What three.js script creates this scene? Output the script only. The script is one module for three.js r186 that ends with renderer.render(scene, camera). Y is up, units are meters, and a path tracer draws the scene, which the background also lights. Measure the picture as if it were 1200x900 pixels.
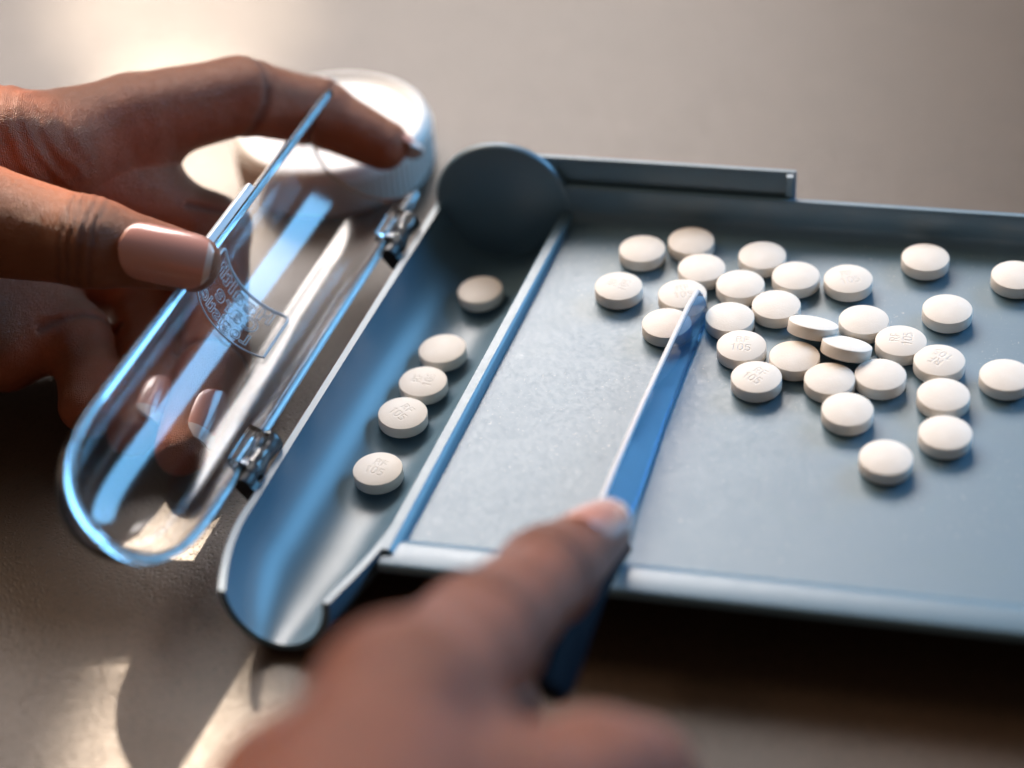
import * as THREE from 'three';
import { mergeGeometries, mergeVertices, toCreasedNormals } from 'three/addons/utils/BufferGeometryUtils.js';
import { FontLoader } from 'three/addons/loaders/FontLoader.js';
import { RectAreaLightUniformsLib } from 'three/addons/lights/RectAreaLightUniformsLib.js';

// ---------------------------------------------------------------- camera, lamps, exposure (all lengths below are written in millimetres, K turns them to metres)
const K = 0.001;
const V = (x, y, z) => new THREE.Vector3(x, y, z);
const scene = new THREE.Scene();
const camera = new THREE.PerspectiveCamera(21.68, 4 / 3, 0.02, 20);
camera.position.set(0, 265 * K, 309.83 * K);
camera.lookAt(0, 15 * K, 0);
camera.rotateZ(-5.2 * Math.PI / 180);
camera.focus = 0.402;
camera.userData.fStop = 5.6;
scene.add(camera);

const renderer = new THREE.WebGLRenderer({ antialias: true });
renderer.setSize(1024, 768);
renderer.toneMapping = THREE.LinearToneMapping;
renderer.toneMappingExposure = 1.06;
renderer.shadowMap.enabled = true;
renderer.shadowMap.type = THREE.PCFSoftShadowMap;
scene.background = new THREE.Color().setRGB(0.105, 0.083, 0.066);

RectAreaLightUniformsLib.init();
// window light: azimuth measured from straight behind the tray towards the right, then elevation, distance and size in metres
function windowLight(az, el, dist, w, h, color, intensity) {
  const a = az * Math.PI / 180, e = el * Math.PI / 180;
  const l = new THREE.RectAreaLight(color, intensity, w, h);
  l.position.set(Math.sin(a) * Math.cos(e) * dist, Math.sin(e) * dist, -Math.cos(a) * Math.cos(e) * dist);
  l.lookAt(0, 0.015, 0);
  scene.add(l);
  return l;
}
const rgb = (r, g, b) => new THREE.Color().setRGB(r, g, b);
windowLight(64, 24, 1.5, 0.9, 0.65, rgb(0.20, 0.57, 1.0), 9.5);      // blue sky light from the right
windowLight(-48, 40, 1.5, 0.5, 0.8, rgb(1.0, 0.70, 0.48), 7.5);       // warm window, left pane
windowLight(-9, 36, 1.5, 1.05, 0.62, rgb(1.0, 0.92, 0.87), 15);     // pale window, right pane
// low sun that comes past the window edge and only reaches the left side of the table
const toSun = V(-0.20, 0.66, -0.72).normalize();
function sunBeam(x, z, r, intensity) {
  const d = 2;
  const s = new THREE.SpotLight(rgb(1.0, 0.80, 0.60), intensity * d * d, 0, Math.atan(r * K / d), 0.9, 2);
  s.position.set(x * K + toSun.x * d, toSun.y * d, z * K + toSun.z * d);
  s.target.position.set(x * K, 0, z * K);
  s.castShadow = true; s.shadow.radius = 0.35; s.shadow.mapSize.set(2048, 2048);
  scene.add(s, s.target);
}
sunBeam(-84, -205, 48, 3.6);
sunBeam(-78, -140, 34, 4);
sunBeam(-70, -95, 26, 3);
sunBeam(-70, 32, 19, 10);
sunBeam(-62, 86, 26, 9.5);

// ---------------------------------------------------------------- helpers
let seed = 7;
const rnd = () => { seed = (seed * 1664525 + 1013904223) >>> 0; return seed / 4294967296; };
function hash(i, j, k) { let h = (i * 374761393 + j * 668265263 + k * 2147483647) | 0; h = Math.imul(h ^ (h >>> 13), 1274126177); h ^= h >>> 16; return (h >>> 0) / 4294967296; }
const sm = (t) => t * t * (3 - 2 * t);
function noise3(x, y, z) {
  const i = Math.floor(x), j = Math.floor(y), k = Math.floor(z), u = sm(x - i), v = sm(y - j), w = sm(z - k);
  const L = (a, b, t) => a + (b - a) * t;
  return L(L(L(hash(i, j, k), hash(i + 1, j, k), u), L(hash(i, j + 1, k), hash(i + 1, j + 1, k), u), v),
    L(L(hash(i, j, k + 1), hash(i + 1, j, k + 1), u), L(hash(i, j + 1, k + 1), hash(i + 1, j + 1, k + 1), u), v), w);
}
function tnoise(x, y, p, s) { // periodic in p cells
  const i = Math.floor(x), j = Math.floor(y), u = sm(x - i), v = sm(y - j), m = (a) => ((a % p) + p) % p;
  const h = (a, b) => hash(m(a), m(b), s);
  return (h(i, j) * (1 - u) + h(i + 1, j) * u) * (1 - v) + (h(i, j + 1) * (1 - u) + h(i + 1, j + 1) * u) * v;
}
const fbm = (u, v, p, o, s) => { let a = 0.5, t = 0, n = 0; for (let k = 0; k < o; k++) { t += a * tnoise(u * p, v * p, p, s + k); n += a; a *= 0.55; p *= 2; } return t / n; };
function tex(n, fn, srgb, repeat) { // fn(u, v) -> [r, g, b] or grey, 0..1
  const d = new Uint8Array(n * n * 4);
  for (let y = 0; y < n; y++) for (let x = 0; x < n; x++) {
    let c = fn(x / n, y / n); if (typeof c === 'number') c = [c, c, c];
    for (let k = 0; k < 3; k++) d[(y * n + x) * 4 + k] = Math.max(0, Math.min(255, Math.round(255 * c[k])));
    d[(y * n + x) * 4 + 3] = 255;
  }
  const t = new THREE.DataTexture(d, n, n, THREE.RGBAFormat);
  t.magFilter = THREE.LinearFilter; t.minFilter = THREE.LinearMipmapLinearFilter; t.generateMipmaps = true;
  t.wrapS = t.wrapT = THREE.RepeatWrapping; if (srgb) t.colorSpace = THREE.SRGBColorSpace;
  if (repeat) t.repeat.set(repeat, repeat);
  t.needsUpdate = true; return t;
}
const toS = (c) => c <= 0.0031308 ? 12.92 * c : 1.055 * Math.pow(c, 1 / 2.4) - 0.055;
// uv in metres from the dominant axis of each triangle
function boxUV(g) {
  g = g.index ? g.toNonIndexed() : g;
  const p = g.attributes.position, uv = new Float32Array(p.count * 2), a = V(), b = V(), c = V();
  for (let i = 0; i < p.count; i += 3) {
    a.fromBufferAttribute(p, i); b.fromBufferAttribute(p, i + 1); c.fromBufferAttribute(p, i + 2);
    const n = b.clone().sub(a).cross(c.clone().sub(a)), x = Math.abs(n.x), y = Math.abs(n.y), z = Math.abs(n.z);
    [a, b, c].forEach((q, k) => {
      const [s, t] = y >= x && y >= z ? [q.x, q.z] : x >= z ? [q.z, q.y] : [q.x, q.y];
      uv[(i + k) * 2] = s; uv[(i + k) * 2 + 1] = t;
    });
  }
  g.setAttribute('uv', new THREE.BufferAttribute(uv, 2)); return g;
}
const creased = (g, angle, s = 1 / K) => { g = (g.index ? g.toNonIndexed() : g).scale(s, s, s); return toCreasedNormals(g, angle).scale(1 / s, 1 / s, 1 / s); };   // equal corners are found to 0.01, so in millimetres
function finish(g, crease = 35) { // millimetres to metres, creased normals, box uv
  g = g.clone(); g.deleteAttribute('normal'); if (g.attributes.uv) g.deleteAttribute('uv');
  return boxUV(creased(g, crease * Math.PI / 180, 1).scale(K, K, K));
}
const used = new Map();
function numbered(n) { const k = used.get(n) ?? 0; used.set(n, k + 1); return k ? `${n}_${String(k).padStart(3, '0')}` : n; }
function part(name, g, m, parent) { const o = new THREE.Mesh(g, m); o.name = name; o.castShadow = o.receiveShadow = true; parent.add(o); return o; }
function thing(name, label, category, group) { const o = new THREE.Group(); o.name = numbered(name); o.userData = { label, category }; if (group) o.userData.group = group; scene.add(o); return o; }
// rings of equal length joined into a skin; caps: 'fan', 'strip' (first half against second half) or none
function loft(rings, cap0, cap1, closed = true) {
  const n = rings[0].length, pos = [], idx = [];
  for (const r of rings) for (const p of r) pos.push(p.x, p.y, p.z);
  const m = closed ? n : n - 1;
  for (let i = 0; i < rings.length - 1; i++) for (let j = 0; j < m; j++) {
    const a = i * n + j, b = i * n + (j + 1) % n; idx.push(a, b, a + n, b, b + n, a + n);
  }
  const cap = (base, how, flip) => {
    const t = [];
    if (how === 'fan') { for (let j = 1; j < n - 1; j++) t.push([base, base + j, base + j + 1]); }
    if (how === 'strip') for (let j = 0; j < n / 2 - 1; j++) { const a = base + j, b = base + j + 1, c = base + n - 1 - j, d = base + n - 2 - j; t.push([a, b, c], [b, d, c]); }
    if (how === 'poly') { // triangulate in the plane of largest area
      const pts = rings[base / n], nx = V(); for (let j = 0; j < n; j++) { const p = pts[j], q = pts[(j + 1) % n]; nx.add(p.clone().cross(q)); }
      const ax = Math.abs(nx.x), ay = Math.abs(nx.y), az = Math.abs(nx.z);
      const to = ax >= ay && ax >= az ? (p) => new THREE.Vector2(p.y, p.z) : ay >= az ? (p) => new THREE.Vector2(p.z, p.x) : (p) => new THREE.Vector2(p.x, p.y);
      for (const f of THREE.ShapeUtils.triangulateShape(pts.map(to), [])) t.push(f.map((k) => base + k));
    }
    for (const [a, b, c] of t) flip ? idx.push(a, c, b) : idx.push(a, b, c);
  };
  cap(0, cap0, true); cap((rings.length - 1) * n, cap1, false);
  if (cap0 && cap1) { // faces outwards
    let vol = 0; const q = (k) => V(pos[3 * k], pos[3 * k + 1], pos[3 * k + 2]);
    for (let i = 0; i < idx.length; i += 3) vol += q(idx[i]).dot(q(idx[i + 1]).cross(q(idx[i + 2])));
    if (vol < 0) for (let i = 0; i < idx.length; i += 3) [idx[i + 1], idx[i + 2]] = [idx[i + 2], idx[i + 1]];
  }
  const g = new THREE.BufferGeometry(); g.setAttribute('position', new THREE.Float32BufferAttribute(pos, 3)); g.setIndex(idx); return g;
}
const prism = (profile, place, from, to) => loft([from, to].map((t) => profile.map((q) => place(q, t))), 'poly', 'poly');
// a round bar through points, radius per point
function bar(points, radii, seg = 16, sub = 1) {
  const rings = [];
  for (let i = 0; i < points.length; i++) {
    const t = points[Math.min(i + 1, points.length - 1)].clone().sub(points[Math.max(i - 1, 0)]).normalize();
    const s = Math.abs(t.y) > 0.9 ? V(1, 0, 0) : V(0, 1, 0), u = t.clone().cross(s).normalize(), v = u.clone().cross(t);
    rings.push(Array.from({ length: seg }, (_, k) => { const a = 2 * Math.PI * k / seg; return points[i].clone().addScaledVector(u, Math.cos(a) * radii[i]).addScaledVector(v, Math.sin(a) * radii[i]); }));
  }
  return loft(rings, 'fan', 'fan');
}

// ---------------------------------------------------------------- table
const grain = tex(1024, (u, v) => {
  const a = fbm(u, v, 160, 2, 11), b = fbm(u, v, 40, 3, 21), pit = Math.max(0, tnoise(u * 220, v * 220, 220, 31) - 0.62) * 1.6;
  return 0.35 + 0.35 * a + 0.3 * b - pit;
}, false);
const tableCol = tex(1024, (u, v) => {
  const a = fbm(u, v, 8, 5, 41), b = fbm(u, v, 120, 2, 51), pit = Math.max(0, tnoise(u * 220, v * 220, 220, 31) - 0.66) * 1.2;
  const f = 0.82 + 0.22 * a + 0.26 * (b - 0.5) - pit;
  return [toS(0.072 * f), toS(0.045 * f), toS(0.028 * f)];
}, true);
for (const t of [grain, tableCol]) t.repeat.set(1 / 0.085, 1 / 0.085);
const tableMat = new THREE.MeshPhysicalMaterial({ map: tableCol, roughness: 0.43, ior: 1.48, bumpMap: grain, bumpScale: 0.00010 });
{
  const w = 700, d = 480, t = 25, r = 3;
  const prof = [[-w, -t], [w, -t], [w, -r], [w - r, 0], [-w + r, 0], [-w, -r]];
  const g = finish(loft([-d, d].map((z) => prof.map(([x, y]) => V(x, y, z))), 'poly', 'poly'));
  const table = part('table_top', g, tableMat, scene);
  table.userData = { kind: 'structure', label: 'brown grey grained table top under the tray', category: 'table' };
}

// ---------------------------------------------------------------- counting tray (own axes: x along the tray, z towards the viewer)
const YAW = 16 * Math.PI / 180;
const toWorld = (x, y, z) => V(x * Math.cos(YAW) - z * Math.sin(YAW), y, x * Math.sin(YAW) + z * Math.cos(YAW));
const tray = thing('pill_counting_tray', 'slate blue plastic pill counting tray with a trough and an open clear lid', 'pill tray');
tray.rotation.y = -YAW;
const BLUE = [0.10, 0.188, 0.258];
const wear = tex(1024, (u, v) => {
  const s = tnoise(u * 300, v * 300, 300, 61), s2 = tnoise(u * 90, v * 90, 90, 71), zone = fbm(u, v, 6, 3, 81);
  const speck = Math.max(0, s - 0.90) * 5 * (zone > 0.48 ? 1 : 0.3) + Math.max(0, s2 - 0.955) * 7 * (zone > 0.52 ? 1 : 0.15);
  const scratch = Math.max(0, fbm(u * 1, v, 10, 2, 91) * 1 - 0.35) * Math.max(0, tnoise(u * 14, v * 400, 400, 95) - 0.86) * 0.8;
  const f = 0.98 + 0.04 * zone, w = Math.min(0.7, 1.3 * speck + 1.6 * scratch);
  return BLUE.map((c) => toS(c * f * (1 - w) + 0.5 * w));
}, true, 1 / 0.11);
const trayRough = tex(512, (u, v) => { const r = 0.88 + 0.09 * (fbm(u, v, 8, 5, 101) - 0.5) + 0.2 * (tnoise(u * 200, v * 200, 200, 111) - 0.5); return [r, r, r]; }, false, 1 / 0.09);
const trayBump = tex(512, (u, v) => 0.5 * fbm(u, v, 128, 2, 121) + 0.5 * fbm(u, v, 16, 2, 131), false, 1 / 0.06);
const floorMat = new THREE.MeshPhysicalMaterial({ map: wear, roughness: 0.5, roughnessMap: trayRough, bumpMap: trayBump, bumpScale: 0.000012, ior: 1.7 });
const trayMat = new THREE.MeshPhysicalMaterial({ color: rgb(...BLUE), roughness: 0.42, roughnessMap: trayRough, bumpMap: trayBump, bumpScale: 0.000012, ior: 1.65 });
const troughMat = new THREE.MeshPhysicalMaterial({ color: rgb(...BLUE), roughness: 0.34, bumpMap: trayBump, bumpScale: 0.000012, ior: 1.6 });
const pinShadeMat = new THREE.MeshPhysicalMaterial({ color: rgb(0.02, 0.03, 0.04), roughness: 0.4 });  // tray plastic at the hinges, its shadow put into a near black colour

const Lf = (z) => -5.4 - 0.094 * z;               // left edge of the floor
const ER = (z) => -8.56 - 0.1046 * z;             // right edge of the trough
const FY = 13, RY = 15;
part('tray_floor', finish(loft([10.6, FY].map((y) => [V(Lf(-61) - 0.6, y, -61), V(Lf(46) - 0.6, y, 46), V(151, y, 46), V(151, y, -61)]), 'fan', 'fan')), floorMat, tray);
part('divider', finish(loft([-61, 49.5].map((z) => [[ER(z) - 0.3, RY - 0.4], [ER(z) + 0.1, RY], [ER(z) + 1.9, RY], [ER(z) + 2.4, RY - 0.35], [Lf(z), FY - 0.02], [Lf(z), 10.5], [ER(z) - 0.3, 10.5]].map(([x, y]) => V(x, y, z))).reverse(), 'poly', 'poly')), trayMat, tray);
const frontProfile = [[44.2, 12.6], [44.6, 13.1], [45.6, 13.65], [46.6, 14.0], [47.0, 14.08], [51.9, 14.08], [52.2, 14.0], [52.5, 13.8], [52.7, 13.4], [52.7, 12.3], [52.2, 12.0], [50.8, 12.0], [50.4, 10.4], [44.2, 10.4]];
part('front_rim', finish(prism(frontProfile, ([z, y], x) => V(x, y, z), -13.2, 152)), trayMat, tray);
const backProfile = [[-58.4, 12.8], [-59.2, 13.05], [-60.2, 13.5], [-60.9, 14.3], [-61.2, 15.4], [-61.4, 20.3], [-61.7, 20.85], [-62.3, 21], [-63.1, 20.8], [-63.4, 20.2], [-63.4, 9.5], [-62, 9.5], [-61.8, 10.6], [-58.4, 10.6]];
part('back_wall', finish(prism(backProfile, ([z, y], x) => V(x, y, z), -3, 152)), trayMat, tray);
part('side_wall', finish(prism([[150, 10.4], [150, 13.4], [151, 15], [151.4, 20.4], [152.2, 21], [153.2, 20.5], [153.4, 9.4]], ([x, y], z) => V(x, y, z), -63.4, 52.7)), trayMat, tray);
part('raised_lip', finish(prism([[-64.2, 9.8], [-64.2, 25.8], [-64.6, 26.5], [-65.4, 26.6], [-66.0, 26.2], [-66.2, 25.4], [-66.2, 9.8]], ([z, y], x) => V(x, y, z), -11, 48.6)), trayMat, tray);
part('lip_end', finish(prism([[46.8, 9.9], [46.8, 26.2], [48.2, 26.2], [48.2, 9.9]], ([x, y], z) => V(x, y, z), -65.9, -63.0)), trayMat, tray);
for (const z of [-46, 40]) part('foot', finish(bar([V(138, -0.0, z), V(138, 1, z), V(138, 11, z)], [3.4, 4, 4])), trayMat, tray);

// the trough: a half pipe that narrows into a spout
const lerp = (x, a) => { for (let i = 1; i < a.length; i++) if (x <= a[i][0]) { const t = (x - a[i - 1][0]) / (a[i][0] - a[i - 1][0]); return a[i - 1].slice(1).map((q, k) => { const d0 = i > 1 ? (a[i][k + 1] - a[i - 2][k + 1]) / (a[i][0] - a[i - 2][0]) : (a[i][k + 1] - q) / (a[i][0] - a[i - 1][0]), d1 = i < a.length - 1 ? (a[i + 1][k + 1] - q) / (a[i + 1][0] - a[i - 1][0]) : (a[i][k + 1] - q) / (a[i][0] - a[i - 1][0]), w = a[i][0] - a[i - 1][0], t2 = t * t, t3 = t2 * t; return (2 * t3 - 3 * t2 + 1) * q + (t3 - 2 * t2 + t) * w * d0 + (3 * t2 - 2 * t3) * a[i][k + 1] + (t3 - t2) * w * d1; }); } return a[a.length - 1].slice(1); };
const trough = [[-62, -29.65, -2.1, 1.4], [20, -38.05, -10.66, 1.4], [34, -39.5, -12.12, 1.4], [40, -40.1, -12.75, 1.4], [44, -40.6, -13.3, 1.45], [48, -40.8, -14.2, 1.5], [52, -40.6, -15.4, 1.6], [56, -40.1, -16.8, 1.8], [60, -39.3, -18.4, 2.1], [64.2, -38.2, -20.1, 2.6]];
const NARC = 64;
function troughRing(z) {
  const [l, r, b] = lerp(z, trough), c = (l + r) / 2, h = (r - l) / 2, d = RY - b, w = 1.35, ring = [];
  for (let i = 0; i <= NARC; i++) { const a = Math.PI * i / NARC; ring.push(V(c - h * Math.cos(a), RY - 0.15 * (i === 0 || i === NARC) - d * Math.sin(a), z)); }
  for (let i = NARC; i >= 0; i--) { const a = Math.PI * i / NARC; ring.push(V(c - (h + w) * Math.cos(a), (i === 0 || i === NARC ? RY : RY - 0.05) - (d + 1.3) * Math.sin(a), z)); }
  return ring;
}
part('trough', finish(loft([-62, -40, -20, 0, 20, ...Array.from({ length: 32 }, (_, k) => 34 + 30.2 * k / 31)].map(troughRing), 'strip', 'strip'), 30), troughMat, tray);
{ // round end plate with a soft edge
  const rings = [], prof = [[-60.9, 14.9], [-61.2, 15.4], [-61.9, 15.7], [-62.9, 15.6], [-63.5, 15.1]];
  for (const [z, r] of prof) rings.push(Array.from({ length: 72 }, (_, k) => { const a = 2 * Math.PI * k / 72; return V(-15.9 + r * Math.cos(a) * 0.99, Math.max(0.2, 15 + r * Math.sin(a)), z); }));
  part('end_plate', finish(loft(rings, 'fan', 'fan'), 40), trayMat, tray);
}

// ---------------------------------------------------------------- clear lid, hinged on the left edge of the trough and swung open
const clear = new THREE.MeshPhysicalMaterial({ color: rgb(0.95, 0.965, 0.98), transmission: 1, thickness: 0, roughness: 0.1, ior: 1.55 });
const clearSolid = new THREE.MeshPhysicalMaterial({ color: rgb(0.97, 0.98, 1), transmission: 1, thickness: 0.003, roughness: 0.16, ior: 1.47 });
const shellMat = new THREE.MeshPhysicalMaterial({ color: rgb(0.97, 0.98, 1), transmission: 1, thickness: 0.003, roughness: 0.10, ior: 1.47 });
const knuckleMat = new THREE.MeshPhysicalMaterial({ color: rgb(0.95, 0.97, 1), transmission: 1, thickness: 0.003, roughness: 0.1, ior: 1.47 });
const frosted = new THREE.MeshPhysicalMaterial({ color: rgb(0.9, 0.94, 0.98), transmission: 0.55, thickness: 0, roughness: 0.3, ior: 1.5 });
const lidA = Math.atan(0.1), ld = V(-Math.sin(lidA), 0, Math.cos(lidA)), lu = V(Math.cos(lidA), 0, Math.sin(lidA));
const lidP = (u, y, t) => V(-36.2, 0, 0).addScaledVector(lu, u).add(V(0, y, 0)).addScaledVector(ld, t);
const CH = [-0.597, 0.802], BD = [-0.802, -0.597], LC = [-14.75, 28.75];   // chord (hinge edge to far edge), bulge direction, centre
const LR = 14.3;
const lidScale = (t) => { if (t <= 40) return 1; const s = Math.min(1, (t - 40) / 29); return Math.pow(Math.max(0, 1 - Math.pow(s, 3.6)), 1 / 2.3); };
function lidS(th, t, r = LR) {
  const k = lidScale(t), a = -Math.cos(th) * r * k, b = Math.sin(th) * r * (0.25 * k + 0.75 * Math.pow(k, 0.8));
  return lidP(LC[0] + CH[0] * a + BD[0] * b, LC[1] + CH[1] * a + BD[1] * b, t);
}
const lid = new THREE.Group(); lid.name = 'lid'; lid.userData.label = 'clear plastic half round lid swung open on its hinges'; tray.add(lid);
{
  const ts = []; for (let t = -60.5; t < 40; t += 5) ts.push(t); for (let k = 0; k <= 40; k++) ts.push(40 + 28.95 * Math.sin(k / 40 * Math.PI / 2));
  const NT = 96, arc = (t, r) => Array.from({ length: NT + 1 }, (_, i) => lidS(Math.PI * i / NT, t, r));
  const shell = (r, dt) => loft(ts.map((t) => arc(t > 40 ? 40 + (t - 40) * (1 + dt) : t, r)), null, null, false);
  const smooth = (g) => { g = g.clone(); g.scale(K, K, K); g.computeVertexNormals(); return boxUV(g); };
  const closed = loft(ts.map((t) => [...arc(t, LR), ...arc(t > 40 ? 40 + (t - 40) * 1.045 : t, LR + 1.3).reverse()]), 'strip', 'strip');
  part('lid_shell', finish(closed, 50), shellMat, lid);
  // solid rim all along the open edge and round the far end
  const rimSec = (p, out, up, w, h) => [p.clone().addScaledVector(up, h * 0.9).addScaledVector(out, -0.1), p.clone().addScaledVector(up, h).addScaledVector(out, 0.25), p.clone().addScaledVector(up, h).addScaledVector(out, w - 0.3), p.clone().addScaledVector(up, h * 0.85).addScaledVector(out, w), p.clone().addScaledVector(up, -0.3).addScaledVector(out, w), p.clone().addScaledVector(up, -0.3).addScaledVector(out, -0.1)];
  const up = lu.clone().multiplyScalar(-BD[0]).add(V(0, -BD[1], 0)), outF = lu.clone().multiplyScalar(CH[0]).add(V(0, CH[1], 0)), outN = outF.clone().negate();
  const rim = [];
  for (const [th, out] of [[Math.PI, outF], [0, outN]]) {
    const rings = ts.filter((t) => t < 58).map((t) => rimSec(lidS(th, t), out, up, 1.45, 1.2)); rim.push(finish(loft(rings, 'fan', 'fan'), 30));
  }
  { // round the near end
    const tEnd = ts.filter((t) => t < 58).pop(), rings = []; for (let k = 0; k <= 32; k++) { const a = Math.PI * k / 32, q = Math.cos(a) * lidScale(tEnd), t = 40 + 29 * Math.pow(Math.max(0, 1 - Math.pow(Math.abs(q), 2.3)), 1 / 3.6); const p = lidP(LC[0] - CH[0] * q * LR, LC[1] - CH[1] * q * LR, t); const out = outN.clone().multiplyScalar(Math.cos(a)).addScaledVector(ld, Math.sin(a)).normalize(); rings.push(rimSec(p, out, up, 1.45, 1.2)); }
    rim.push(finish(loft(rings, 'fan', 'fan'), 30));
  }
  part('lid_rim', mergeGeometries(rim), clearSolid, lid);
  // arched far end
  const rings = Array.from({ length: 33 }, (_, i) => { const th = Math.PI * i / 32; return [lidS(th, -60.9, LR - 0.05), lidS(th, -60.3, LR - 0.1), lidS(th, -60.3, LR + 1.35), lidS(th, -60.9, LR + 1.25)]; });
  part('end_arch', finish(loft(rings, 'fan', 'fan')), clear, lid);
  // finger flange on the far edge
  const fl = []; for (let t = -21; t <= 0; t += 3) fl.push([[1.3, 0.7], [2.7, 0.7], [3.0, 0.3], [3.0, -0.9], [2.7, -1.2], [1.3, -1.2]].map(([o, h]) => lidS(Math.PI, t).addScaledVector(outF, o).addScaledVector(up, h)));
  part('finger_flange', finish(loft(fl, 'fan', 'fan')), frosted, lid);
  // hinge knuckles, with pins and lugs coloured dark for the shade they sit in
  for (const [t0, t1] of [[24.5, 35.5], [-52, -41]]) {
    const pts = [], rs = []; for (let k = 0; k <= 22; k++) { const f = k / 22; pts.push(lidP(-3.7, 16.2, t0 + (t1 - t0) * f)); rs.push(k === 0 || k === 22 ? 1.2 : 2.0 + 0.75 * Math.pow(Math.abs(Math.cos(f * Math.PI * 1.0)), 1.5) - (k === 1 || k === 21 ? 0.3 : 0)); }
    part('hinge_knuckle', finish(bar(pts, rs, 20), 50), knuckleMat, lid);
    part('hinge_arm', finish(loft([t0 + 0.5, t1 - 0.5].map((t) => [lidP(-8.2, 17.2, t), lidP(-7.6, 19.4, t), lidP(-4.2, 18.3, t), lidP(-3.4, 16.2, t), lidP(-5, 14.6, t)]), 'fan', 'fan')), knuckleMat, lid);
    part('hinge_pin', finish(bar([lidP(-3.6, 15.8, t0 - 0.2), lidP(-3.6, 15.8, t1 + 2.0), lidP(-3.6, 15.8, t1 + 3.0)], [1.0, 1.9, 1.7])), pinShadeMat, tray);
    part('hinge_lug', finish(loft([t1 + 0.6, t1 + 2.9].map((t) => [lidP(-5.4, 15.2, t), lidP(-3.4, 17.6, t), lidP(-1.2, 15.0, t), lidP(-1.2, 12, t), lidP(-3.4, 12.5, t)]), 'fan', 'fan')), pinShadeMat, tray);
  }
  // raised lettering, moulded on the outside, so it reads backwards from the inside
  const font = await new FontLoader().loadAsync('fonts/droid/droid_sans_bold.typeface.json');
  const R2 = LR - 0.12, letterMat = new THREE.MeshPhysicalMaterial({ color: rgb(0.80, 0.88, 0.95), transmission: 0.3, thickness: 0, roughness: 0.4, ior: 1.5 });
  const bend = (x, y) => lidS(0.93 + x / R2, -y, R2);      // x runs along the arc, y towards the far end
  const tube = (pts, r) => { const c = pts.map((p) => p); c.push(c[0].clone()); const curve = new THREE.CatmullRomCurve3(c, false, 'centripetal'); const g = new THREE.TubeGeometry(curve, Math.max(24, pts.length * 2), r, 5, false); return finish(g, 80); };
  for (const [word, size, y] of [['Health', 3.7, 9.7], ['Care', 3.7, 5.4], ['Logistics', 2.9, 1.5]]) {
    const out = [];
    for (const sh of font.generateShapes(word, size)) for (const path of [sh, ...sh.holes]) {
      const pts = path.getPoints(4); const clean = pts.filter((p, i) => i === 0 || p.distanceTo(pts[i - 1]) > 0.02); if (clean[0].distanceTo(clean[clean.length - 1]) < 0.02) clean.pop();
      // subdivide long straight strokes so that corners stay crisp
      const dense = []; clean.forEach((p, i) => { const q = clean[(i + 1) % clean.length], n = Math.max(1, Math.ceil(p.distanceTo(q) / 0.35)); for (let k = 0; k < n; k++) dense.push(p.clone().lerp(q, k / n)); });
      out.push(tube(dense.map((p) => bend(p.x * (word === 'Logistics' ? 1.0 : 1.08) + (word === 'Health' ? 0.4 : 2.2), p.y + y)), 0.11));
    }
    part('lettering', mergeGeometries(out), letterMat, lid);
  }
  const f = [], corner = 1.6, x0 = -2.1, x1 = 20.6, y0 = 0.2, y1 = 14.0;
  f.push([x0, y0]); for (let y = y0; y < y1 - corner; y += 1) f.push([x0, y]); for (let k = 0; k <= 6; k++) { const a = Math.PI / 2 * k / 6; f.push([x0 + corner - corner * Math.cos(a), y1 - corner + corner * Math.sin(a)]); }
  for (let x = x0 + corner + 1; x < x1 - corner; x += 1) f.push([x, y1]); for (let k = 0; k <= 6; k++) { const a = Math.PI / 2 * k / 6; f.push([x1 - corner + corner * Math.sin(a), y1 - corner + corner * Math.cos(a)]); }
  for (let y = y1 - corner - 1; y > y0; y -= 1) f.push([x1, y]);
  const fr = f.map(([x, y]) => bend(x, y));
  const fg = [finish(bar(fr, fr.map(() => 0.33), 8), 80)];
  const low = []; for (let x = x0; x <= x1; x += 1) low.push(bend(x, y0)); fg.push(finish(bar(low, low.map(() => 0.16), 8), 80));
  part('lettering_frame', mergeGeometries(fg), letterMat, lid);
}

// ---------------------------------------------------------------- bottle cap behind the lid
{
  const cap = thing('bottle_cap', 'round white plastic bottle cap standing on the table behind the lid and fingertip', 'bottle cap');
  const white = new THREE.MeshPhysicalMaterial({ color: rgb(0.80, 0.79, 0.76), roughness: 0.38 });
  const prof = [[0, 12.2], [19.4, 12.2], [20.2, 12.3], [20.7, 12.9], [21.3, 13.3], [22.2, 13.3], [23.2, 12.6], [23.7, 11.3], [23.8, 1.4], [23.5, 0.5], [22.6, 0]].map(([x, y]) => new THREE.Vector2(x * K, y * K));
  const g = creased(new THREE.LatheGeometry(prof, 96), 0.7);
  part('cap_top', boxUV(g), white, cap);
  const ribs = []; for (let k = 0; k < 90; k++) { const a = 2 * Math.PI * k / 90, b = new THREE.CylinderGeometry(0.45 * K, 0.45 * K, 8.6 * K, 6); b.translate(Math.cos(a) * 23.8 * K, 5.9 * K, Math.sin(a) * 23.8 * K); ribs.push(b); }
  const rib = part('grip_ribs', mergeGeometries(ribs), white, cap); rib.userData.kind = 'stuff';
  const p = toWorld(-66.5, 0, -95); cap.position.set(p.x * K, 0, p.z * K);
}

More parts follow.
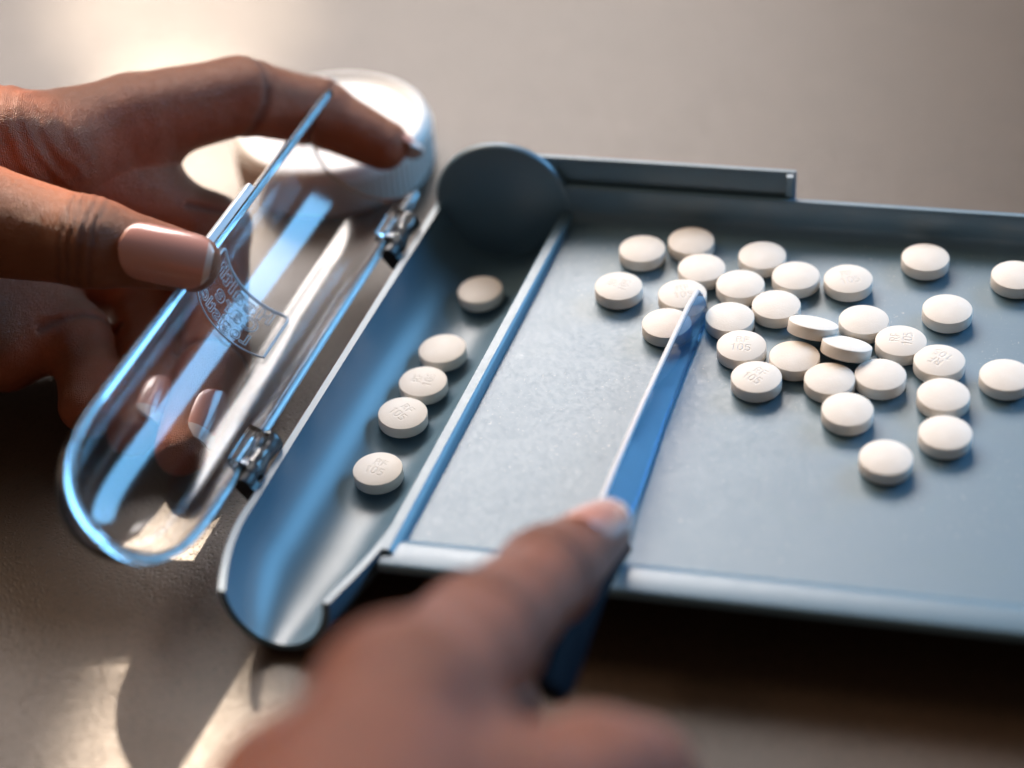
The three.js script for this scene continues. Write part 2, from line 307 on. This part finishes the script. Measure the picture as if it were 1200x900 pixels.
// ---------------------------------------------------------------- tablets
{
  const chalk = tex(256, (u, v) => 0.6 * fbm(u, v, 48, 3, 201) + 0.4 * fbm(u, v, 8, 2, 211), false, 1 / 0.012);
  const tone = tex(256, (u, v) => { const a = fbm(u, v, 6, 4, 221); return [toS(0.79 + 0.05 * (a - 0.5)), toS(0.735 + 0.06 * (a - 0.5)), toS(0.665 + 0.07 * (a - 0.5))]; }, true, 1 / 0.012);
  const plain = new THREE.MeshPhysicalMaterial({ map: tone, roughness: 0.55, bumpMap: chalk, bumpScale: 0.00005, sheen: 0 });
  function imprint(rows) {
    const n = 256, c = document.createElement('canvas'); c.width = c.height = n; const x = c.getContext('2d');
    x.fillStyle = '#fff'; x.fillRect(0, 0, n, n); x.fillStyle = '#000'; x.textAlign = 'center'; x.font = '70px sans-serif';
    rows.forEach((r, i) => x.fillText(r, n / 2, n * (rows.length === 1 ? 0.6 : 0.47 + 0.26 * i)));
    const d = x.getImageData(0, 0, n, n).data, h = new Float32Array(n * n); for (let i = 0; i < n * n; i++) h[i] = d[i * 4] / 255;
    const b = (u, v, k) => { let s = 0, m = 0; for (let j = -k; j <= k; j++) for (let i = -k; i <= k; i++) { s += h[Math.max(0, Math.min(n - 1, v + j)) * n + Math.max(0, Math.min(n - 1, u + i))]; m++; } return s / m; };
    const t = tex(n, (u, v) => 0.9 * b(Math.round(u * n), n - 1 - Math.round(v * n), 2) + 0.1 * fbm(u, v, 48, 2, 231), false);
    t.wrapS = t.wrapT = THREE.ClampToEdgeWrapping; return t;
  }
  const marked = new THREE.MeshPhysicalMaterial({ color: rgb(0.79, 0.735, 0.665), roughness: 0.55, bumpMap: imprint(['RF', '105']), bumpScale: 0.00012 });
  const lathe = (p) => { const g = new THREE.LatheGeometry(p.map(([x, y]) => new THREE.Vector2(x * K, y * K)), 64); return g; };
  const dome = (s) => [0, 0.5, 1, 1.5, 2, 2.5, 3, 3.4, 3.8, 4.1, 4.4, 4.6, 4.75].map((r) => [r, s * (1.25 + 0.58 * (1 - Math.pow(r / 4.8, 2.2)))]);
  const up = dome(1), dn = dome(-1);
  const bodyProf = [...dn, [4.92, -1.22], [5, -1.1], [5, 1.1], [4.92, 1.22], [4.75, 1.262]];
  const body = boxUV(creased(lathe(bodyProf), 0.6)), topG = lathe([...up].reverse());
  { topG.computeVertexNormals(); const p = topG.attributes.position, uv = topG.attributes.uv; for (let i = 0; i < p.count; i++) uv.setXY(i, 0.5 + p.getX(i) / (9.6 * K), 0.5 - p.getZ(i) / (9.6 * K)); }
  const topPlain = boxUV(topG.clone());
  const made = {};
  function tablet(kind, label, x, y, z, o = {}) {
    let t;
    if (!made[kind]) {
      t = thing('tablet', label, 'tablet', 'round white tablets'); made[kind] = t;
      part('body', body, plain, t); part('face', kind === 'marked' ? topG : topPlain, kind === 'marked' ? marked : plain, t);
    } else { t = made[kind].clone(); t.name = numbered('tablet'); t.userData = { label, category: 'tablet', group: 'round white tablets' }; scene.add(t); }
    const p = toWorld(x, y, z); t.position.copy(p.multiplyScalar(K));
    t.rotation.set(0, 0, 0); t.rotateY(-YAW);
    if (o.tip) t.rotateOnAxis(V(...o.tip[0]).normalize(), o.tip[1]);
    t.rotateY(o.turn ?? rnd() * 6.28); t.scale.set(0.985 + 0.03 * rnd(), 0.97 + 0.06 * rnd(), 0.985 + 0.03 * rnd());
    return t;
  }
  const Y0 = FY + 1.83, P = (k, l, x, z, o) => tablet(k, l, x, Y0, z, o);
  // on the flat of the tray
  P('marked', 'white tablet lying alone on the floor between the trough and the spatula tip', 15.4, -33.5, { turn: 1.3 });
  P('plain', 'blank white tablet nearest the trough of the two in the back row', 18, -47.4);
  P('plain', 'blank white tablet at the very back beside the back wall, left of centre', 27.9, -51.6);
  P('plain', 'blank white tablet touching the front of the rearmost left tablet', 31.6, -42.2);
  P('marked', 'imprinted white tablet half hidden behind the tip of the spatula', 29, -32.6, { turn: 0.3 });
  P('plain', 'white tablet pressed against the left face of the spatula blade', 27.4, -22.3);
  P('plain', 'blank white tablet right of the spatula tip, second row from the back', 40.4, -37.4);
  P('plain', 'rear tablet of the touching pair below the end of the raised lip', 43.6, -48.2);
  P('plain', 'front right tablet of the touching pair below the end of the raised lip', 51.4, -41.9);
  P('marked', 'imprinted white tablet standing apart at the back middle of the tray', 62.2, -42.1, { turn: 0.4 });
  P('plain', 'blank white tablet directly behind the rear tilted tablet', 48.6, -31.3);
  P('plain', 'blank white tablet just right of the spatula blade, touching the imprinted one', 39.8, -26);
  P('marked', 'imprinted white tablet with upright lettering, at the left edge of the heap', 43.4, -16.9, { turn: 0.02 });
  P('marked', 'imprinted white tablet at the front left corner of the heap with slanting lettering', 47.6, -7.4, { turn: -0.55 });
  P('plain', 'blank white tablet in the heap right of the two imprinted ones', 54.2, -14.9);
  P('plain', 'white tablet in the heap directly in front of the front tilted tablet', 61.7, -8.9);
  P('plain', 'blank white tablet at the back of the heap, right of the rear tilted tablet', 66.6, -28.5);
  P('marked', 'imprinted white tablet at the right end of the heap, sideways lettering', 74.4, -22.6, { turn: 1.55 });
  P('marked', 'imprinted white tablet, rearmost of the column of three right of the heap', 82.2, -17.4, { turn: 2.6 });
  P('plain', 'middle tablet of the column of three right of the heap', 83.6, -6.9);
  P('plain', 'blank white tablet at the front right of the heap, right of the front tilted one', 71.3, -11.4);
  P('plain', 'blank white tablet standing out at the front of the heap', 66, 0);
  P('plain', 'foremost tablet, lying alone nearest the front rim', 74.3, 12.9);
  P('plain', 'front tablet of the column of three right of the heap', 84.6, 4.3);
  P('plain', 'blank white tablet at the right edge of the picture in the middle', 95, -14.5);
  P('plain', 'blank white tablet lying alone on the right between heap and back wall', 82.8, -34.2);
  P('plain', 'blank white tablet close to the back wall on the right', 77.3, -51.6);
  P('plain', 'blank white tablet cut by the right edge of the picture near the back wall', 95.9, -47.6);
  tablet('plain', 'rear one of two tilted tablets leaning in the heap', 56.8, Y0 + 1.5, -24, { tip: [[1, 0, 0.3], -0.42], turn: 0 });
  tablet('plain', 'front one of two tilted tablets leaning in the heap', 64, Y0 + 1.3, -18.4, { tip: [[1, 0, 0.35], -0.42], turn: 0 });
  // in the trough
  const T = (k, l, x, y, z, o) => tablet(k, l, x, y, z, o);
  T('plain', 'blank white tablet lying alone at the back of the trough', -17.4, 4.3, -42.4, { tip: [[0, 0, 1], 0.06] });
  T('plain', 'blank white tablet, rearmost of the row of three in the trough', -20.5, 4.3, -20.9, { tip: [[0, 0, 1], 0.05] });
  T('marked', 'imprinted white tablet in the middle of the row of three in the trough', -21.9, 4.2, -9.8, { turn: 1.5 });
  T('marked', 'imprinted white tablet, foremost of the row of three in the trough', -23.4, 4.3, 0.9, { turn: -0.6, tip: [[0, 0, 1], -0.05] });
  T('marked', 'imprinted white tablet lying alone nearest the spout of the trough', -23.8, 4.3, 18.2, { turn: -0.25 });
}

// ---------------------------------------------------------------- spatula
{
  const sp = thing('spatula', 'blue see-through plastic spatula standing on edge among the tablets under the index finger', 'spatula');
  const blade = new THREE.MeshPhysicalMaterial({ color: rgb(0.30, 0.55, 0.78), roughness: 0.1, transmission: 0.9, thickness: 0, ior: 1.5 });
  const grip = new THREE.MeshPhysicalMaterial({ color: rgb(0.008, 0.010, 0.016), roughness: 0.6, specularIntensity: 0.1 });
  // [bottom x, z, y, top x, y, z]
  const bot = [V(40.9, 14.6, -17.4), V(40.7, 13.4, -16.6), V(40, 13.15, -15.0), V(38.6, 13.1, -11), V(35.6, 13.1, -3.6), V(28.9, 13.1, 14.1), V(22.1, 13.6, 34), V(15.6, 15.6, 53)];
  const top = [V(40.6, 17.4, -19.0), V(40.1, 18.7, -18.9), V(39.3, 20, -18.6), V(36.8, 20.6, -13), V(32.6, 20.9, -2.9), V(24.2, 21.5, 17.5), V(17.6, 22.1, 34.5), V(10.9, 23.2, 53)];
  const rings = bot.map((b, i) => { const t = top[i], dir = t.clone().sub(b).normalize(), n = V(0.86, 0.4, 0.3); n.addScaledVector(dir, -n.dot(dir)).normalize().multiplyScalar(0.55); const c = (p, s, q) => p.clone().addScaledVector(n, s).addScaledVector(dir, q); return [c(b, -0.6, 0), c(b, 0.6, 0), c(b, 1, 0.5), c(t, 1, -0.5), c(t, 0.6, 0), c(t, -0.6, 0), c(t, -1, -0.5), c(b, -1, 0.5)]; });
  part('blade', finish(loft(rings, 'fan', 'fan'), 14), blade, sp);
  const edge = new THREE.MeshPhysicalMaterial({ color: rgb(0.62, 0.66, 0.72), roughness: 0.35 });  // pale opaque strip that paints the highlight along the top of the blade
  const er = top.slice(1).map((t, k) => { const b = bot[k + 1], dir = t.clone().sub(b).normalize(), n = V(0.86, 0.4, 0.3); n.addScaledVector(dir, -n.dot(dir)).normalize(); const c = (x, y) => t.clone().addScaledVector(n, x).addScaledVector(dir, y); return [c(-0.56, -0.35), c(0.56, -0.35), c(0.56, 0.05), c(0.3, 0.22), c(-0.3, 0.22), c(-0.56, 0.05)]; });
  part('blade_edge_highlight', finish(loft(er, 'fan', 'fan'), 20), edge, sp);
  const hb = [[16, 18.6, 50, 4.2, 1.4], [13.2, 21.2, 58, 3.6, 1.7], [9.5, 23.6, 68, 3.4, 2.1], [5.6, 25.8, 80, 3.6, 2.2], [2.6, 27.6, 91, 3.4, 2.2], [1.7, 28.2, 94.5, 2.4, 1.6]];
  const hr = hb.map(([x, y, z, h, w]) => Array.from({ length: 20 }, (_, k) => { const a = 2 * Math.PI * k / 20, e = (q) => Math.sign(q) * Math.pow(Math.abs(q), 0.6); return V(x + w * e(Math.cos(a)) - 0.45 * h * e(Math.sin(a)), y + h * e(Math.sin(a)), z); }));
  part('handle', finish(loft(hr, 'fan', 'fan'), 50), grip, sp);
}

// ---------------------------------------------------------------- hands
const skinBump = tex(1024, (u, v) => {
  const line = (a, s, p) => { const q = fbm(u, v, 24, 2, s) * 1.2 + (u * Math.cos(a) + v * Math.sin(a)) * p; return Math.abs(q - Math.floor(q) - 0.5) * 2; };
  return 0.45 * fbm(u, v, 96, 3, 301) + 0.25 * Math.min(1, 2.2 * line(0, 311, 64)) * Math.min(1, 2.2 * line(Math.PI / 2, 321, 64)) + 0.3 * fbm(u, v, 12, 3, 331);
}, false, 1 / 0.022);
const skinRough = tex(512, (u, v) => 0.85 + 0.3 * (fbm(u, v, 60, 3, 341) - 0.5), false, 1 / 0.03);
const skinMat = new THREE.MeshPhysicalMaterial({ vertexColors: true, roughness: 0.46, roughnessMap: skinRough, bumpMap: skinBump, bumpScale: 0.0004, specularIntensity: 0.7, sheen: 0.08, sheenColor: rgb(0.8, 0.5, 0.4), sheenRoughness: 0.6 });
const nailMat = new THREE.MeshPhysicalMaterial({ color: rgb(0.66, 0.29, 0.22), roughness: 0.25, clearcoat: 1, clearcoatRoughness: 0.07 });
const nailTip = new THREE.MeshPhysicalMaterial({ color: rgb(0.78, 0.62, 0.56), roughness: 0.28, clearcoat: 1, clearcoatRoughness: 0.07 });

const smin = (a, b, k) => { const h = Math.max(k - Math.abs(a - b), 0) / k; return Math.min(a, b) - h * h * k * 0.25; };
function capsule(p, a, b, ra, rb) {
  const bx = b[0] - a[0], by = b[1] - a[1], bz = b[2] - a[2], px = p[0] - a[0], py = p[1] - a[1], pz = p[2] - a[2];
  const t = Math.max(0, Math.min(1, (px * bx + py * by + pz * bz) / (bx * bx + by * by + bz * bz)));
  const dx = px - bx * t, dy = py - by * t, dz = pz - bz * t;
  return [Math.sqrt(dx * dx + dy * dy + dz * dz) - (ra + (rb - ra) * t), t];
}
function chainDist(p, c, k) { let d = 1e3; for (let i = 0; i < c.length - 1; i++) { const q = capsule(p, c[i], c[i + 1], c[i][3], c[i + 1][3])[0]; d = d > 900 ? q : smin(d, q, k); } return d; }
// surface nets: a smooth closed skin of a distance field
function skin(sdf, lo, hi, cell) {
  const n = lo.map((v, i) => Math.ceil((hi[i] - v) / cell) + 1), [nx, ny, nz] = n, f = new Float32Array(nx * ny * nz), coarse = 4;
  f.fill(1e3);
  const at = (i, j, k) => (k * ny + j) * nx + i;
  for (let k0 = 0; k0 < nz; k0 += coarse) for (let j0 = 0; j0 < ny; j0 += coarse) for (let i0 = 0; i0 < nx; i0 += coarse) {
    const c = sdf([lo[0] + (i0 + 1.5) * cell, lo[1] + (j0 + 1.5) * cell, lo[2] + (k0 + 1.5) * cell]);
    const far = Math.abs(c) > cell * coarse * 1.3 + 1.5;
    for (let k = k0; k < Math.min(nz, k0 + coarse); k++) for (let j = j0; j < Math.min(ny, j0 + coarse); j++) for (let i = i0; i < Math.min(nx, i0 + coarse); i++)
      f[at(i, j, k)] = far ? c : sdf([lo[0] + i * cell, lo[1] + j * cell, lo[2] + k * cell]);
  }
  const id = new Int32Array(nx * ny * nz).fill(-1), pos = [], idx = [];
  for (let k = 0; k < nz - 1; k++) for (let j = 0; j < ny - 1; j++) for (let i = 0; i < nx - 1; i++) {
    let m = 0, s = [0, 0, 0]; const v = [];
    let inside = 0; for (let q = 0; q < 8; q++) { const a = f[at(i + (q & 1), j + (q >> 1 & 1), k + (q >> 2))]; v.push(a); if (a < 0) inside++; }
    if (inside === 0 || inside === 8) continue;
    for (let a = 0; a < 8; a++) for (let b = 1; b < 8; b <<= 1) { if (a & b) continue; const w = v[a], u = v[a | b]; if ((w < 0) === (u < 0)) continue; const t = w / (w - u); s[0] += (a & 1) + (b === 1 ? t : 0); s[1] += (a >> 1 & 1) + (b === 2 ? t : 0); s[2] += (a >> 2) + (b === 4 ? t : 0); m++; }
    id[at(i, j, k)] = pos.length / 3; pos.push(lo[0] + (i + s[0] / m) * cell, lo[1] + (j + s[1] / m) * cell, lo[2] + (k + s[2] / m) * cell);
  }
  const quad = (a, b, c, d, flip) => { if (a < 0 || b < 0 || c < 0 || d < 0) return; flip ? idx.push(a, b, c, a, c, d) : idx.push(a, c, b, a, d, c); };
  for (let k = 1; k < nz - 1; k++) for (let j = 1; j < ny - 1; j++) for (let i = 1; i < nx - 1; i++) {
    const v = f[at(i, j, k)] < 0;
    if (v !== f[at(i + 1, j, k)] < 0) quad(id[at(i, j - 1, k - 1)], id[at(i, j, k - 1)], id[at(i, j, k)], id[at(i, j - 1, k)], v);
    if (v !== f[at(i, j + 1, k)] < 0) quad(id[at(i - 1, j, k - 1)], id[at(i - 1, j, k)], id[at(i, j, k)], id[at(i, j, k - 1)], v);
    if (v !== f[at(i, j, k + 1)] < 0) quad(id[at(i - 1, j - 1, k)], id[at(i, j - 1, k)], id[at(i, j, k)], id[at(i - 1, j, k)], v);
  }
  const g = new THREE.BufferGeometry(); g.setAttribute('position', new THREE.Float32BufferAttribute(pos, 3)); g.setIndex(idx); g.computeVertexNormals();
  return g;
}
function skinGeometry(sdf, lo, hi, cell, tint) {
  const g = skin(sdf, lo, hi, cell), p = g.attributes.position, nn = g.attributes.normal, col = new Float32Array(p.count * 3), e = cell * 0.6;
  for (let i = 0; i < p.count; i++) {
    const q = [p.getX(i), p.getY(i), p.getZ(i)];
    const gx = sdf([q[0] + e, q[1], q[2]]) - sdf([q[0] - e, q[1], q[2]]), gy = sdf([q[0], q[1] + e, q[2]]) - sdf([q[0], q[1] - e, q[2]]), gz = sdf([q[0], q[1], q[2] + e]) - sdf([q[0], q[1], q[2] - e]);
    const l = Math.hypot(gx, gy, gz) || 1; nn.setXYZ(i, gx / l, gy / l, gz / l);
    const c = tint(q, [gx / l, gy / l, gz / l]); col.set(c, i * 3);
  }
  g.setAttribute('color', new THREE.BufferAttribute(col, 3)); g.scale(K, K, K); return boxUV(g);
}
// a nail: curved plate with a rounded root, lying on a finger of radius r; dir points to the fingertip, up away from the finger
function nail(base, dir, up, w, len, r, free) {
  const d = V(...dir).normalize(), n = V(...up); n.addScaledVector(d, -n.dot(d)).normalize(); const s = d.clone().cross(n);
  const rows = 28, cols = 28, ring = (k) => {
    const v = k / rows, half = w / 2 * Math.pow(Math.max(0.02, 1 - Math.pow(Math.abs(v < 0.3 ? (0.3 - v) / 0.3 : v > 0.72 ? (v - 0.72) / 0.31 : 0), 2.4)), 0.5);
    const top = [], bot = [];
    for (let j = 0; j <= cols; j++) {
      const x = (j / cols * 2 - 1) * half, h = Math.sqrt(Math.max(0, r * r - x * x)) - r, lift = -0.6 * v * v + 0.3 * Math.sin(v * 3.1);
      const edge = Math.pow(Math.abs(j / cols * 2 - 1), 6) * 0.25;
      const p = V(...base).addScaledVector(d, v * len).addScaledVector(s, x).addScaledVector(n, h + lift - edge);
      top.push(p); bot.push(p.clone().addScaledVector(n, -0.55));
    }
    return [...top, ...bot.reverse()];
  };
  const rings = Array.from({ length: rows + 1 }, (_, k) => ring(k));
  const cut = free ? free * 2 : rows;
  const g1 = finish(loft(rings.slice(0, cut + 1), 'strip', 'strip'), 60), g2 = cut < rows ? finish(loft(rings.slice(cut), 'strip', 'strip'), 60) : null;
  return [g1, g2];
}
function addNail(hand, ...a) { const [g1, g2] = nail(...a); const m = part('fingernail', g1, nailMat, hand); if (g2) part('nail_tip', g2, nailTip, m); }
const grooveAt = (p, c, i, s, depth, w) => { // ring crease round bone i of chain c at share s
  const a = c[i], b = c[i + 1], L = Math.hypot(b[0] - a[0], b[1] - a[1], b[2] - a[2]);
  const [d, ] = capsule(p, a, b, a[3], b[3]); if (d > 3) return 0;
  const t = ((p[0] - a[0]) * (b[0] - a[0]) + (p[1] - a[1]) * (b[1] - a[1]) + (p[2] - a[2]) * (b[2] - a[2])) / (L * L);
  const x = (t - s) * L + 0.8 * (noise3(p[0] * 0.35, p[1] * 0.35, p[2] * 0.35) - 0.5); return depth * Math.exp(-(x * x) / (w * w));
};
const mixc = (a, b, t) => a.map((q, k) => q + (b[k] - q) * t);
const DORSAL = [0.27, 0.092, 0.040], PALMAR = [0.50, 0.128, 0.056], LINE = [0.10, 0.034, 0.022];

// left hand: holds the lid open between thumb and fingers
{
  const index = [[-92, 44.6, -57.5, 11.5], [-76.6, 43.6, -66.5, 9.7], [-53.6, 40.8, -77.2, 8.5], [-38.1, 29.4, -86.0, 7.5], [-24.3, 22.3, -81.6, 5.9]];
  const thumb = [[-115.4, 51.4, -27.3, 14.0], [-103.4, 51.6, -21.7, 11.2], [-78.7, 48.9, -13.1, 8.5], [-59.6, 43.7, -10.6, 5.8]];
  const web = [[-116, 52, -46, 14], [-100, 50.5, -50, 10.5], [-91, 46.5, -52.4, 8.0]];
  const middle = [[-87.1, 32.5, -60.3, 10.5], [-63.1, 19.5, -57.5, 8], [-62.0, 8.6, -22.8, 7.3], [-67.1, 6.6, 0.8, 6.0]];
  const ring = [[-95, 23.3, -55.4, 10.5], [-78.5, 10, -48.9, 8], [-75.5, 7.4, -26.4, 7], [-78.3, 7.3, -6.5, 5.9]];
  const pinky = [[-104, 17, -41, 11], [-91, 12.5, -31.7, 7.5], [-87, 9.5, -20.3, 6.5], [-88, 9.0, -12.8, 5.4]];
  const palm = [[[-130, 44, -58, 19], [-95, 37.5, -62, 11.5]], [[-130, 26, -46, 19], [-100.8, 20, -50, 11]], [[-118, 33, -56, 15], [-97, 28, -57, 11.5]], [[-95.0, 36.0, -63.1, 12], [-77.2, 34.0, -66.6, 8.5]], [[-95.0, 36.0, -63.1, 11], [-79.7, 27.5, -60.0, 8]], [[-128.8, 21.0, -43.3, 17], [-107.0, 13.4, -31.9, 11]]];
  const fingers = [index, middle, ring, pinky];
  const creases = [[index, 2, 0.03, 0.5, 1.3], [index, 3, 0.02, 0.4, 0.7], [thumb, 2, 0.0, 0.24, 0.5], [thumb, 2, 0.10, 0.2, 0.4], [thumb, 2, -0.11, 0.22, 0.5], [thumb, 2, -0.2, 0.14, 0.4], [middle, 1, 0.02, 0.6, 0.8], [middle, 2, 0.02, 0.5, 0.7], [ring, 1, 0.02, 0.6, 0.8], [pinky, 1, 0.05, 0.6, 0.8]];
  const palmLines = [[[-97, 49, -49], [-86, 40, -52], [-84, 27, -50]], [[-92, 47, -47], [-95, 34, -46], [-98, 22, -43]]];
  const sdf = (p) => {
    let d = 1e3; for (const [a, b] of palm) { const q = capsule(p, a, b, a[3], b[3])[0]; d = d > 900 ? q : smin(d, q, 8); }
    let f = 1e3; for (const c of fingers) { const q = chainDist(p, c, 2.2); f = f > 900 ? q : smin(f, q, 0.9); }
    d = smin(d, f, 6);
    const w = chainDist(p, web, 6), t = chainDist(p, thumb, 3.0);
    d = smin(d, w, 5); d = smin(d, t, p[0] < -98 ? 7 : 1.5);
    if (d < 2.5 && d > -3) {
      for (const c of creases) d += grooveAt(p, ...c);
      d += 0.5 * (noise3(p[0] * 0.12 + 5, p[1] * 0.12, p[2] * 0.12) - 0.5) + 0.16 * (noise3(p[0] * 0.5, p[1] * 0.5, p[2] * 0.5) - 0.5);
      const wr = chainDist(p, web, 6) - d; if (wr < 2) d += 0.18 * Math.sin(p[0] * 1.9 + p[1] * 0.6 + 4 * noise3(p[0] * 0.2, p[1] * 0.2, p[2] * 0.2)) * Math.max(0, 1 - Math.abs(wr) / 2);
    }
    return d;
  };
  const tint = (p, n) => {
    const ft = chainDist(p, thumb, 3), fw = chainDist(p, web, 6), fi = Math.min(chainDist(p, index, 2), chainDist(p, middle, 2), chainDist(p, ring, 2));
    const w0 = Math.max(0, Math.min(1, 0.5 + (fi - Math.min(ft, fw)) / 9)), wt = w0 * w0 * (3 - 2 * w0);
    const dorsal = wt * Math.max(0, Math.min(1, 0.7 + 0.35 * n[2] + 0.2 * n[1])) * (ft < fw ? 1 : 0.8) + (1 - wt) * Math.max(0, Math.min(1, 0.1 + 0.9 * n[1] - 0.54 * n[2]));
    let c = mixc(PALMAR, DORSAL, dorsal);
    let g = 0; for (const q of creases) g = Math.max(g, grooveAt(p, ...q) / q[3]);
    c = mixc(c, LINE, 0.55 * g);
    const m = 0.86 + 0.28 * noise3(p[0] * 0.25, p[1] * 0.25, p[2] * 0.25) * 0.6 + 0.12 * noise3(p[0] * 1.2, p[1] * 1.2, p[2] * 1.2);
    return c.map((q) => q * m);
  };
  const hand = thing('hand', 'left hand holding the clear lid open between thumb and fingers', 'hand');
  part('skin', skinGeometry(sdf, [-136, -1, -98], [-14, 72, 10], 0.75, tint), skinMat, hand);
  const arm = [[-122, 37, -52, 15], [-136, 38, -47, 21], [-180, 43, -24, 25], [-240, 52, 18, 31], [-320, 66, 84, 40]];
  const armG = boxUV((() => { const g = bar(arm.map((p) => V(p[0], p[1], p[2])), arm.map((p) => p[3]), 40); g.scale(K, K, K); g.computeVertexNormals(); const n = g.attributes.position.count; g.setAttribute('color', new THREE.Float32BufferAttribute(Array.from({ length: n * 3 }, (_, i) => DORSAL[i % 3]), 3)); return g; })());
  part('forearm', armG, skinMat, hand);
  addNail(hand, [-71.72, 52.63, -5.97], [18.03, -6.26, 0.87], [0.08, 0.65, 0.75], 11.2, 17.8, 6.1, 13);
  addNail(hand, [-25.68, 27.43, -87.32], [11.09, -7.33, 5.47], [0.48, 0.49, -0.73], 9, 14.2, 5.6, 11);
  addNail(hand, [-58.6, 11.6, -9.4], [-3.2, -1.4, 12.5], [0.76, 0.6, 0.2], 9, 13.5, 6.0, 11);
  addNail(hand, [-71.0, 11.6, -16.6], [-1.6, -0.4, 12], [0.76, 0.6, 0.2], 8.6, 12.5, 6.0, 11);
}
// right hand: index finger stretched along the spatula
{
  const index = [[-16.5, 76, 137, 11], [-12.2, 65.5, 122.0, 8.8], [-8.0, 55.0, 107.1, 9.4], [-2.6, 46.8, 92.9, 7.3], [2.7, 38.5, 78.8, 7.9], [12.6, 29.5, 60.7, 5.2]];
  const thumb = [[-20, 70, 166, 14], [-6, 68.5, 153.5, 12], [5.5, 61.5, 143, 10.6], [11.0, 57.5, 138.5, 9]];
  const middle = [[-32, 64, 142, 10.5], [-24, 44, 118, 8.6], [-14, 33, 104, 7.4], [-6, 28, 96, 6.2]];
  const ring = [[-42, 56, 152, 10.5], [-33, 36, 132, 8.3], [-22, 27, 120, 7.2], [-12, 24, 112, 6]];
  const pinky = [[-48, 48, 162, 9.5], [-40, 31, 146, 7.6], [-30, 24, 136, 6.6], [-21, 21, 129, 5.6]];
  const palm = [[[-27, 80, 174, 18], [-18, 76, 141, 11]], [[-40, 70, 178, 18], [-32, 65, 144, 10.5]], [[-50, 58, 182, 17], [-42, 56, 154, 10.5]]];
  const fingers = [index, middle, ring, pinky];
  const creases = [[index, 2, 0.0, 0.6, 1.0], [index, 2, 0.2, 0.5, 0.8], [index, 2, -0.2, 0.5, 0.8], [index, 4, 0.05, 0.45, 0.8], [index, 4, -0.12, 0.4, 0.7]];
  const sdf = (p) => {
    let d = 1e3; for (const [a, b] of palm) { const q = capsule(p, a, b, a[3], b[3])[0]; d = d > 900 ? q : smin(d, q, 9); }
    let f = 1e3; for (const c of fingers) { const q = chainDist(p, c, 3); f = f > 900 ? q : smin(f, q, 1.2); }
    d = smin(d, f, 6); d = smin(d, chainDist(p, thumb, 3), 7);
    if (d < 2.5 && d > -3) { for (const c of creases) d += grooveAt(p, ...c); d += 0.5 * (noise3(p[0] * 0.12, p[1] * 0.12 + 9, p[2] * 0.12) - 0.5); }
    return d;
  };
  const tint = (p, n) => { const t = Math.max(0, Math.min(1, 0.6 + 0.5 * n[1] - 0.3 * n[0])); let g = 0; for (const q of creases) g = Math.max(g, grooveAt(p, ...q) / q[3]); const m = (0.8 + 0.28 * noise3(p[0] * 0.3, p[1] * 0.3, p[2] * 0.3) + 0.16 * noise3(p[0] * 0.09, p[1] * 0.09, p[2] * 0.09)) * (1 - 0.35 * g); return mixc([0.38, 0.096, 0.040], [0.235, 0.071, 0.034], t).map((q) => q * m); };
  const hand = thing('hand', 'blurred right hand in front pressing its index finger on the spatula', 'hand');
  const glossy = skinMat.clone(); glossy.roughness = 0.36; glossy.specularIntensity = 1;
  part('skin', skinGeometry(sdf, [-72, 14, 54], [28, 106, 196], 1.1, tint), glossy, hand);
  addNail(hand, [9.4, 41.1, 68.6], [7.0, -8.2, -13.2], [0.31, 0.91, -0.28], 9.4, 17.1, 5.4, 12);
}

renderer.render(scene, camera);
